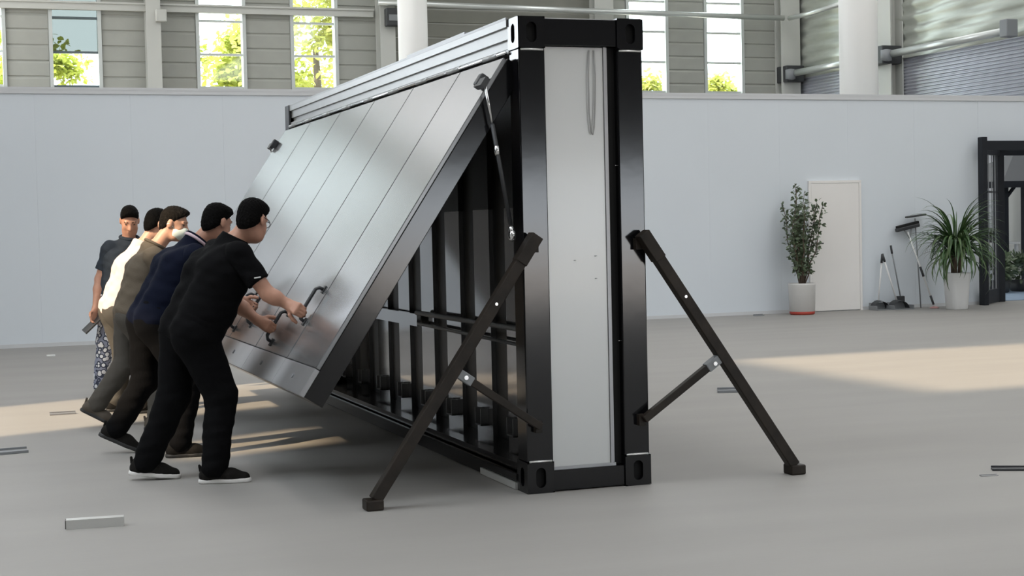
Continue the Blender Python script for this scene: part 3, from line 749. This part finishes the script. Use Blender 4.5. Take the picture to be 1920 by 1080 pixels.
# man in black tee, nearest
pb, ib = pusher('man in a black T-shirt and black trousers nearest the camera, pushing a handle', dict(
    pelvis=(-1.54, 1.33, .86), chest=(-1.385, 1.31, 1.18), neck=(-1.285, 1.28, 1.375), head=(-1.185, 1.25, 1.475), fwd=(.93, .25, 0), look=(.64, .70, -.32),
    shR=(-1.30, 1.10, 1.29), shL=(-1.36, 1.49, 1.30), elR=(-1.15, 1.03, 1.06), elL=(-1.25, 1.53, 1.00),
    knR=(-1.40, 1.21, .49), knL=(-1.64, 1.43, .47), anR=(-1.455, 1.17, .09), anL=(-1.80, 1.47, .10), toeR=(.95, -.28, 0), toeL=(.97, -.18, 0), pitchL=.12),
    dict(R=(1.66, .93, (.55, -.75, -.1), -1), L=(1.80, 1.43, (.75, -.55, -.2), 1)), h=.0075, skin='skin', shirt_m='tee_black', trouser_m='trouser_black', shoe_m='shoe_dark', sole_m='sole_white', hair_m='hair', stout=1.2, sleeve=.70)
# man in navy polo
pn_, in_ = pusher('man in a navy polo shirt with striped collar leaning between two others', dict(
    pelvis=(-1.62, 2.5, .87), chest=(-1.45, 2.5, 1.18), neck=(-1.325, 2.5, 1.36), head=(-1.195, 2.48, 1.475), fwd=(.97, .15, 0), look=(.80, .50, -.30),
    shR=(-1.37, 2.29, 1.27), shL=(-1.38, 2.70, 1.27), elR=(-1.22, 2.22, 1.02), elL=(-1.22, 2.76, 1.02),
    knR=(-1.42, 2.36, .47), knL=(-1.67, 2.6, .47), anR=(-1.50, 2.29, .09), anL=(-1.85, 2.66, .16), toeR=(.98, -.12, 0), toeL=(.95, -.2, 0), pitchL=.45),
    dict(R=(1.70, 2.30, (.9, 0, -.3), -1), L=(1.73, 2.75, (.9, 0, -.3), 1)), h=.009, skin='skin', shirt_m='polo_navy', trouser_m='trouser_black', shoe_m='shoe_dark', sole_m='sole_dark', hair_m='hair', stout=1.12)
# man in taupe tee with mask
pg, ig = pusher('man in a taupe T-shirt wearing a pale face mask', dict(
    pelvis=(-1.60, 3.92, .85), chest=(-1.50, 3.92, 1.14), neck=(-1.425, 3.91, 1.335), head=(-1.285, 3.88, 1.485), fwd=(.97, .0, 0), look=(.86, -.36, -.28),
    shR=(-1.46, 3.71, 1.25), shL=(-1.46, 4.12, 1.25), elR=(-1.36, 3.64, .99), elL=(-1.30, 4.18, 1.0),
    knR=(-1.44, 3.80, .47), knL=(-1.66, 4.02, .46), anR=(-1.47, 3.76, .09), anL=(-1.86, 4.10, .17), toeR=(.98, 0, 0), toeL=(.95, -.2, 0), pitchL=.5),
    dict(R=(1.73, 3.72, (.9, 0, -.3), -1), L=(1.73, 4.10, (.9, 0, -.3), 1)), h=.009, skin='skin2', shirt_m='tee_grey', trouser_m='trouser_grey', shoe_m='shoe_brown', sole_m='sole_dark', hair_m='hair_grey', stout=1.05)
# man in white tee, mostly hidden
pw, iw = pusher('man in a white shirt mostly hidden behind the masked man', dict(
    pelvis=(-1.60, 5.0, .84), chest=(-1.475, 5.0, 1.14), neck=(-1.385, 5.0, 1.345), head=(-1.275, 4.98, 1.49), fwd=(.97, .1, 0), look=(.9, .3, -.3),
    shR=(-1.43, 4.8, 1.25), shL=(-1.43, 5.2, 1.25), elR=(-1.28, 4.73, 1.0), elL=(-1.28, 5.26, 1.0),
    knR=(-1.42, 4.9, .47), knL=(-1.56, 5.1, .46), anR=(-1.46, 4.88, .09), anL=(-1.62, 5.12, .10), toeR=(.98, 0, 0), toeL=(.95, -.1, 0)),
    dict(R=(1.73, 4.85, (.9, 0, -.3), -1), L=(1.73, 5.2, (.9, 0, -.3), 1)), h=.010, skin='skin2', shirt_m='tee_white', trouser_m='trouser_grey', shoe_m='shoe_dark', sole_m='sole_dark', hair_m='hair', stout=1.08)
# man in dark polo looking down, tablet in hand
wr_ = V(-1.665, 6.36, .775)
pp, ip = person('man in a dark slate polo and floral trousers standing with his head bowed', dict(
    pelvis=(-1.43, 6.44, .90), chest=(-1.385, 6.42, 1.19), neck=(-1.355, 6.39, 1.385), head=(-1.352, 6.33, 1.535), fwd=(.12, -1, 0), look=(-.05, -.88, -.5),
    shR=(-1.52, 6.41, 1.295), shL=(-1.20, 6.41, 1.31), elR=(-1.615, 6.44, 1.03), elL=(-1.13, 6.42, 1.04), wrR=wr_, wrL=(-1.16, 6.28, .80),
    handR=dict(pd=(-.25, -.12, -.95), pn=(.5, -.8, .1), th=1, curl=(.5, .7, .5)), handL=dict(pd=(.1, -.2, -.97), pn=(-.9, 0, 0), th=-1, curl=(.3, .4, .3)),
    knR=(-1.585, 6.42, .48), knL=(-1.33, 6.44, .49), anR=(-1.64, 6.44, .09), anL=(-1.30, 6.46, .09), toeR=(-.15, -1, 0), toeL=(.2, -1, 0)),
    h=.010, skin='skin', shirt_m='polo_dark', trouser_m='floral', shoe_m='shoe_dark', sole_m='sole_dark', hair_m='hair', stout=.98, hairlen=.02)

# collars
def collar(info, m, r, z, name='collar', par=None, off=.0):
    bm = bmesh.new(); nbp, up, lat, fr = info['nb'], info['up'], info['lat'], info['front']; pts = []
    for k in range(25):
        t = 2 * math.pi * k / 24; p = nbp + up * (z + .012 * -math.cos(t)) + lat * math.sin(t) * r * 1.05 + fr * (math.cos(t) * r + off)
        pts.append(Vector(p - info['base']))
    T(bm, pts, .011, 8, cap=False); return obj(name, bm, m, par or info['shirt'].parent, smooth=True)
c_ = collar(in_, 'polo_navy', .078, .012); collar(in_, 'stripe', .082, .000, 'collar_stripe', par=c_)
collar(ip, 'polo_dark', .078, .006)
collar(ig, 'tee_grey', .076, .004)
# mask on the masked man
H = ig['H']; Rm = ig['Rm']
mk = surface('face_mask', [ell(H(0, .035, -.055), (.072, .072, .062), Rm, .02), ell(H(0, .09, -.04), (.034, .026, .034), Rm, .04)], .006, 'mask', pg, loc=ig['base'],
             cuts=[(H(0, 0, -.008), ig['u']), (H(0, .02, 0), -ig['f'])])
for sx in (-1, 1):
    tube('ear_loop', [Vector(H(sx * .066, .03, -.03) - ig['base']), Vector(H(sx * .085, -.01, .0) - ig['base']), Vector(H(sx * .084, -.03, -.01) - ig['base'])], .0025, 'mask', mk, n=6)
# glasses on the man in black
H = ib['H']; bs = ib['base']; gl = None
for sx in (-1, 1):
    pts = [Vector(H(sx * .034 + .022 * math.cos(t), .10, .006 + .018 * math.sin(t)) - bs) for t in [2 * math.pi * k / 16 for k in range(17)]]
    bm = bmesh.new(); T(bm, pts, .0022, 6, cap=False); T(bm, [Vector(H(sx * .056, .10, .010) - bs), Vector(H(sx * .082, .04, .012) - bs), Vector(H(sx * .086, -.02, .010) - bs)], .0022, 6)
    if sx < 0: T(bm, [Vector(H(-.012, .10, .008) - bs), Vector(H(.012, .10, .008) - bs)], .0022, 6)
    if gl is None: gl = obj('glasses', bm, 'plastic_dark', pb)
    else: obj('glasses_rim', bm, 'plastic_dark', gl)
# sleeve mark and trouser sock
bm = bmesh.new(); mp_ = V(-1.217, .975, 1.155) - bs; bar(bm, mp_ - V(.018, 0, 0), mp_ + V(.018, .0, .004), .004, .007); obj('sleeve_mark', bm, 'white', ib['shirt'])
# tablet in the hand of the man in the polo
e = empty('tablet', (-1.695, 6.32, .66)); tag(e, 'dark flat tablet held low in the hand of the man in the slate polo', 'tablet')
bm = bmesh.new(); bar(bm, (-.075, 0, -.085), (.075, 0, .055), .016, .13, up=(0, 1, .35)); obj('tablet_body', bm, 'plastic_dark', e, bevel=.004)

# ------------------------------------------------------------------ potted plants by the partition
def leaf_mesh(bm, p, d, nrm_, L, w):
    d = d.normalized(); s = d.cross(nrm_).normalized(); n2 = s.cross(d)
    a = [bm.verts.new(p + d * L * t + s * w * k + n2 * h_) for t, k, h_ in ((0, 0, 0), (.4, -.5, .08 * L), (.4, .5, .08 * L), (.75, -.38, .05 * L), (.75, .38, .05 * L), (1, 0, -.06 * L))]
    bm.faces.new((a[0], a[2], a[1])); bm.faces.new((a[1], a[2], a[4], a[3])); bm.faces.new((a[3], a[4], a[5]))
def shrub(x, y):
    e = empty('potted_shrub', (x, y, 0)); tag(e, 'tall leafy shrub in a white pot with red foot, left of the cream door', 'plant')
    p = lathe('pot', [(.175, .04), (.19, .05), (.205, .44), (.21, .47), (.19, .47), (.185, .42)], 'pot', e, n=32)
    lathe('pot_foot', [(.17, 0), (.185, .01), (.19, .045), (.17, .05)], 'red', p, n=32); lathe('soil', [(.18, .40), (.18, .425), (.05, .435)], 'soil', p, n=24)
    r = random.Random(3); bm = bmesh.new(); lb = bmesh.new()
    for k in range(15):
        a = r.uniform(0, 2 * math.pi); lean = r.uniform(.04, .37); h_ = r.uniform(.75, 1.55) if k else 1.55
        pts = [Vector((.03 * math.cos(a), .03 * math.sin(a), .42))]
        for i in range(1, 8):
            t = i / 7; sp = lean * (t ** .8) * (1.25 if t < .75 else 1.1)
            pts.append(Vector((math.cos(a) * sp + r.gauss(0, .012), math.sin(a) * sp * .8 + r.gauss(0, .012), .42 + h_ * t)))
        T(bm, pts, [.011 - .001 * i for i in range(8)], 6)
        for i in range(1, 8):
            for q in range(15):
                t = r.random(); p0 = pts[i - 1].lerp(pts[i], t)
                if p0.z < .62: continue
                d = Vector((r.gauss(0, 1), r.gauss(0, 1), r.gauss(.25, .8)))
                leaf_mesh(lb, p0 + d.normalized() * r.uniform(0, .05), d, Vector((r.gauss(0, 1), r.gauss(0, 1), 1)).normalized(), r.uniform(.05, .095), r.uniform(.03, .045))
    obj('stems', bm, 'bark', e, smooth=True); o = obj('foliage', lb, 'leaf', e); o['kind'] = 'stuff'
shrub(9.11, 12.72)
def strap_plant(x, y):
    e = empty('potted_strap_plant', (x, y, 0)); tag(e, 'bushy plant with long arching strap leaves in a tapered white pot', 'plant')
    p = lathe('pot', [(.128, 0), (.135, .01), (.165, .53), (.172, .56), (.155, .56), (.15, .50)], 'white', e, n=32, sq=5)
    lathe('soil', [(.148, .48), (.148, .50), (.05, .51)], 'soil', p, n=24, sq=5)
    for k in range(5):
        a = k * 1.26; tube('cane', [(.05 * math.cos(a), .05 * math.sin(a), .48), (.07 * math.cos(a), .07 * math.sin(a), .75 + .05 * k)], [.03, .024], 'bark', e, n=8)
    r = random.Random(11); meshes = []
    for v in range(14):     # leaf shapes: rise angle, length, droop
        bm = bmesh.new(); L = r.uniform(.68, 1.02); th = -.1 + 1.45 * v / 13; droop = r.uniform(1.7, 2.8) * (1 - .28 * (th - .35)); w = r.uniform(.034, .05)
        pos = Vector((0, 0, 0)); ang = th; prev = None; N = 9
        for i in range(N + 1):
            t = i / N; ww = w * (1 - t ** 2.2) * (.55 + .45 * min(1, t * 5)) + .0015
            dx, dz = math.cos(ang), math.sin(ang); nx, nz = -dz, dx
            cur = [bm.verts.new((pos.x, -ww / 2, pos.z)), bm.verts.new((pos.x - nx * ww * .22, 0, pos.z - nz * ww * .22)), bm.verts.new((pos.x, ww / 2, pos.z))]
            if prev:
                bm.faces.new((prev[0], prev[1], cur[1], cur[0])); bm.faces.new((prev[1], prev[2], cur[2], cur[1]))
            prev = cur; pos = pos + Vector((dx, 0, dz)) * (L / N); ang -= droop / N * (0.4 + 1.2 * t)
        me = bpy.data.meshes.new('leaf'); bm.to_mesh(me); bm.free(); me.materials.append(M['blade'] if v % 4 else M['blade2'])
        me.polygons.foreach_set('use_smooth', [True] * len(me.polygons)); meshes.append(me)
    for k in range(290):
        o = bpy.data.objects.new('leaf', meshes[k % 14]); col.objects.link(o); o.parent = e
        a = r.uniform(0, 2 * math.pi); z = .78 + .34 * r.random()
        o.location = (.08 * math.cos(a), .08 * math.sin(a), z); o.rotation_euler = (r.gauss(0, .12), r.gauss(0, .12), a); o.scale = [r.uniform(.75, 1.08) * (.72 if math.sin(a) > .35 else 1)] * 3
strap_plant(11.56, 12.3)

# ------------------------------------------------------------------ cleaning tools leaning on the partition
def dustpan(x, y, tilt, pole, label, m='plastic_grey', wide=.30):
    e = empty('dustpan', (x, y, 0)); tag(e, label, 'dustpan')
    bm = bmesh.new(); B(bm, -wide / 2, wide / 2, -.14, .10, 0, .008)
    for sx in (-1, 1): B(bm, sx * wide / 2 - .006, sx * wide / 2 + .006, -.13, .10, 0, .07)
    B(bm, -wide / 2, wide / 2, .09, .10, 0, .11); obj('tray', bm, m, e, bevel=.003)
    # domed hood over the rear half of the tray
    bm = bmesh.new(); prev = None
    for i in range(9):
        t = math.pi * i / 8; c = [bm.verts.new((-math.cos(t) * wide * .46, yy, .02 + math.sin(t) * hh)) for yy, hh in ((-.03, .11), (.09, .13))]
        if prev: bm.faces.new((prev[0], prev[1], c[1], c[0]))
        prev = c
    obj('hood', bm, 'plastic_dark', e, smooth=True)
    top = Vector((tilt, .10, pole))
    tube('pole', [(0, .07, .12), top], .013, 'white', e, n=10); u = (top - Vector((0, .07, .12))).normalized()
    tube('grip', [top - u * .02, top + u * .11], .019, 'plastic_dark', e, n=10)
    return e
dustpan(10.60, 12.90, .09, .74, 'grey dustpan with upright handle nearest the cream door')
dustpan(10.90, 12.84, -.20, .76, 'grey dustpan with slanted white handle right of the other dustpan', wide=.34)
e = empty('hand_broom', (11.0, 12.97, 0)); tag(e, 'small dark broom standing behind the dustpans', 'broom')
bm = bmesh.new(); B(bm, -.10, .10, -.03, .03, 0, .1); B(bm, -.07, .07, -.025, .025, .1, .2); obj('brush_head', bm, 'plastic_dark', e, bevel=.012)
tube('pole', [(0, 0, .2), (-.10, .06, .88)], .011, 'plastic_grey', e); tube('grip', [(-.10, .06, .86), (-.115, .07, .99)], .017, 'plastic_dark', e)
e = empty('push_broom', (11.45, 12.72, 0)); tag(e, 'push broom stood upside down beside the strap leaf plant', 'broom')
a, b = Vector((0, 0, .02)), Vector((-.27, .30, 1.20)); P = lambda t: a + (b - a) * t
tube('pole', [P(0), P(1)], .013, 'white', e); tube('grip', [P(.40), P(.53)], .019, 'plastic_dark', e); tube('end_grip', [P(.03), P(.15)], .018, 'plastic_dark', e)
lathe('foot_cap', [(.07, 0), (.075, .012), (.03, .03)], 'pink', e, n=18)
bm = bmesh.new(); bar(bm, b + Vector((-.21, 0, .02)), b + Vector((.21, .0, .10)), .07, .06); obj('brush_head', bm, 'plastic_dark', e, bevel=.015)
bm = bmesh.new(); bar(bm, b + Vector((-.20, 0, .06)), b + Vector((.20, .0, .14)), .06, .05); obj('bristles', bm, 'dark_fill', e, bevel=.01)
bm = bmesh.new(); T(bm, [P(.9), b + Vector((-.07, 0, .03))], .010, 8); T(bm, [P(.9), b + Vector((.07, 0, .05))], .010, 8); obj('yoke', bm, 'plastic_grey', e)
e = empty('flat_mop', (11.36, 12.95, 0)); tag(e, 'thin dark flat mop leaning behind the push broom', 'mop')
tube('pole', [(0, 0, .0), (-.02, .1, 1.4)], .010, 'plastic_grey', e)
bm = bmesh.new(); bar(bm, (-.20, .08, 1.42), (.16, .08, 1.46), .07, .03); obj('mop_plate', bm, 'plastic_dark', e, bevel=.012)

# ------------------------------------------------------------------ charcoal pergola frame in the opening and the show area behind
e = empty('pergola_frame', (12.52, 12.9, 0)); tag(e, 'charcoal metal pergola frame at the right picture edge', 'pergola')
for x0, x1, y0, y1, h_ in ((-.06, .03, -.065, .065, 2.66), (.74, .87, .62, .75, 2.56), (2.6, 2.73, -.065, .065, 2.66), (2.6, 2.73, .62, .75, 2.56)):
    box('post', x0, x1, y0, y1, 0, h_, 'charcoal', e, bevel=.006)
box('top_beam', .03, 2.6, -.05, .05, 2.45, 2.60, 'charcoal', e, bevel=.005); box('top_beam', .87, 2.6, .64, .73, 2.40, 2.52, 'charcoal', e, bevel=.005)
bm = bmesh.new(); bar(bm, (.04, .06, 2.46), (.78, .66, 2.46), .08, .13); obj('side_beam', bm, 'charcoal', e, bevel=.004)
bm = bmesh.new(); bar(bm, (.04, .06, .12), (.78, .66, .12), .05, .22); obj('side_plinth', bm, 'charcoal', e, bevel=.004)
bm = bmesh.new(); bar(bm, (.04, .05, 1.80), (.78, .66, 1.80), .03, .03); obj('side_rail', bm, 'charcoal', e)
for k in range(3): 
    bm = bmesh.new(); q0 = Vector((.24 + .17 * k, .20 + .14 * k, .22)); bar(bm, q0, q0 + Vector((0, 0, 2.2)), .012, .012, up=(1, 0, 0)); obj('slat', bm, 'plastic_grey', e)
tag(box('show_carpet', 13.45, 17.9, YW + .56, 19.28, .001, .012, 'mat_blue'), 'blue grey carpet of the show area behind the pergola', 'carpet')
# small siding house
e = empty('siding_house', (14.6, 19.3, 0)); tag(e, 'pale siding house wall behind the pergola', 'house')
box('wall_core', 0, 3.2, .02, .12, 0, 3.2, 'house', e)
for k in range(22): box('siding_board', 0, 3.2, 0, .02, .02 + k * .145, .155 + k * .145, 'house', e)
# gazebo
e = empty('gazebo', (16.45, 17.2, .012)); tag(e, 'grey gazebo with pitched roof seen through the pergola', 'gazebo')
for sx in (-.85, .85):
    for sy in (-.8, .8): box('post', sx - .05, sx + .05, sy - .05, sy + .05, 0, 1.98, 'charcoal', e)
bm = bmesh.new(); e0 = [bm.verts.new(v) for v in ((-1.05, -1.0, 2.02), (1.05, -1.0, 2.02), (1.05, 1.0, 2.02), (-1.05, 1.0, 2.02))]; t0 = bm.verts.new((0, 0, 2.62))
for k in range(4): bm.faces.new((e0[k], e0[(k + 1) % 4], t0))
bm.faces.new(e0[::-1]); obj('roof', bm, 'gazebo', e)
box('fascia', -1.06, 1.06, -1.02, -.96, 1.92, 2.04, 'charcoal', e); box('fascia', -1.06, -1.0, -1.0, 1.0, 1.92, 2.04, 'charcoal', e)
bm = bmesh.new(); bar(bm, (-.85, -.8, 1.7), (-.62, -.8, 1.95), .05, .05, up=(0, 1, 0)); obj('knee_brace', bm, 'charcoal', e)
def bush(x, y, z, r0, n_, label, m='leaf', seed=1):
    e = empty('bush', (x, y, .012)); tag(e, label, 'plant'); r = random.Random(seed)
    lathe('planter', [(r0 * .55, 0), (r0 * .62, .02), (r0 * .7, z * .5), (r0 * .6, z * .5)], 'plastic_dark', e, n=18)
    bm = bmesh.new()
    for k in range(n_):
        d = Vector((r.gauss(0, 1), r.gauss(0, 1), r.gauss(.3, .8))).normalized(); p0 = Vector((0, 0, z)) + Vector((d.x * r0, d.y * r0, d.z * r0 * .8)) * r.uniform(.3, 1)
        leaf_mesh(bm, p0, d, Vector((r.gauss(0, 1), r.gauss(0, 1), 1)).normalized(), .13, .05)
    o = obj('foliage', bm, m, e); o['kind'] = 'stuff'; return e
bush(15.0, 15.9, .45, .38, 420, 'dark bushy plant low behind the pergola post', seed=5)
bush(15.75, 16.1, .42, .36, 420, 'dark bushy plant at the right picture edge behind the pergola', seed=6)
e = empty('garden_table', (15.6, 16.9, .012)); tag(e, 'pale garden table with dark items behind the bushes', 'table')
box('table_top', -.5, .5, -.3, .3, .86, .90, 'white', e)
for sx in (-.45, .45):
    for sy in (-.25, .25): box('leg', sx - .025, sx + .025, sy - .025, sy + .025, 0, .86, 'white', e)
r = random.Random(4); bm = bmesh.new()
for k in range(60):
    d = Vector((r.gauss(0, 1), r.gauss(0, 1), abs(r.gauss(.2, .6)))).normalized(); leaf_mesh(bm, Vector((0, 0, .1)), d, Vector((0, 0, 1)), r.uniform(.1, .2), .05)
e = empty('table_plant', (15.62, 16.8, .912)); tag(e, 'small dark table plant on the garden table', 'plant')
o = obj('foliage', bm, 'leaf', e); o['kind'] = 'stuff'; lathe('pot', [(.06, 0), (.08, .12), (.06, .12)], 'plastic_dark', e, n=14)

# ------------------------------------------------------------------ trees outside the far windows
def tree(x, y, h_, rad, m, label, seed):
    r = random.Random(seed); e = empty('tree', (x, y, -.21)); tag(e, label, 'tree', 'trees outside the far windows')
    tube('trunk', [(0, 0, 0), (.1, 0, h_ * .3), (0, .1, h_ * .7)], [.22, .17, .08], 'bark', e, n=8)
    bm = bmesh.new()
    for k in range(26):
        a = r.uniform(0, 6.28); rr = rad * math.sqrt(r.random()); zc = h_ * r.uniform(.35, 1.0); rr *= 1.15 - .6 * abs(zc / h_ - .55)
        c = Vector((math.cos(a) * rr, math.sin(a) * rr, zc))
        for q in range(300):
            d = Vector((r.gauss(0, 1), r.gauss(0, 1), r.gauss(0, .8))); p0 = c + d * rad * .17
            leaf_mesh(bm, p0, Vector((r.gauss(0, 1), r.gauss(0, 1), r.gauss(-.3, .6))), Vector((r.gauss(0, .6), r.gauss(0, .6), 1)).normalized(), r.uniform(.16, .28), r.uniform(.09, .15))
    o = obj('crown', bm, m, e); o['kind'] = 'stuff'
for k, (x, y, h_, rad, m, lab) in enumerate([
    (-.9, 36, 7.2, 1.5, 'treeleaf', 'yellow green tree outside the blue sky window'), 
    (5.0, 37, 7.0, 1.7, 'treeleaf', 'sunlit tree outside the white sky window'), (6.6, 34, 9.5, 2.4, 'treeleaf2', 'tall sunlit tree filling the window above the container'),
    (16.6, 36, 5.9, 1.3, 'treeleaf2', 'tree outside the window right of the container top'), (20.2, 36, 6.0, 1.2, 'treeleaf2', 'tree outside the bright window by the corner column'),
    (-3.6, 36, 5.5, 1.6, 'treeleaf', 'tree outside the window at the left picture edge')]): tree(x, y, h_, rad, m, lab, 20 + k)
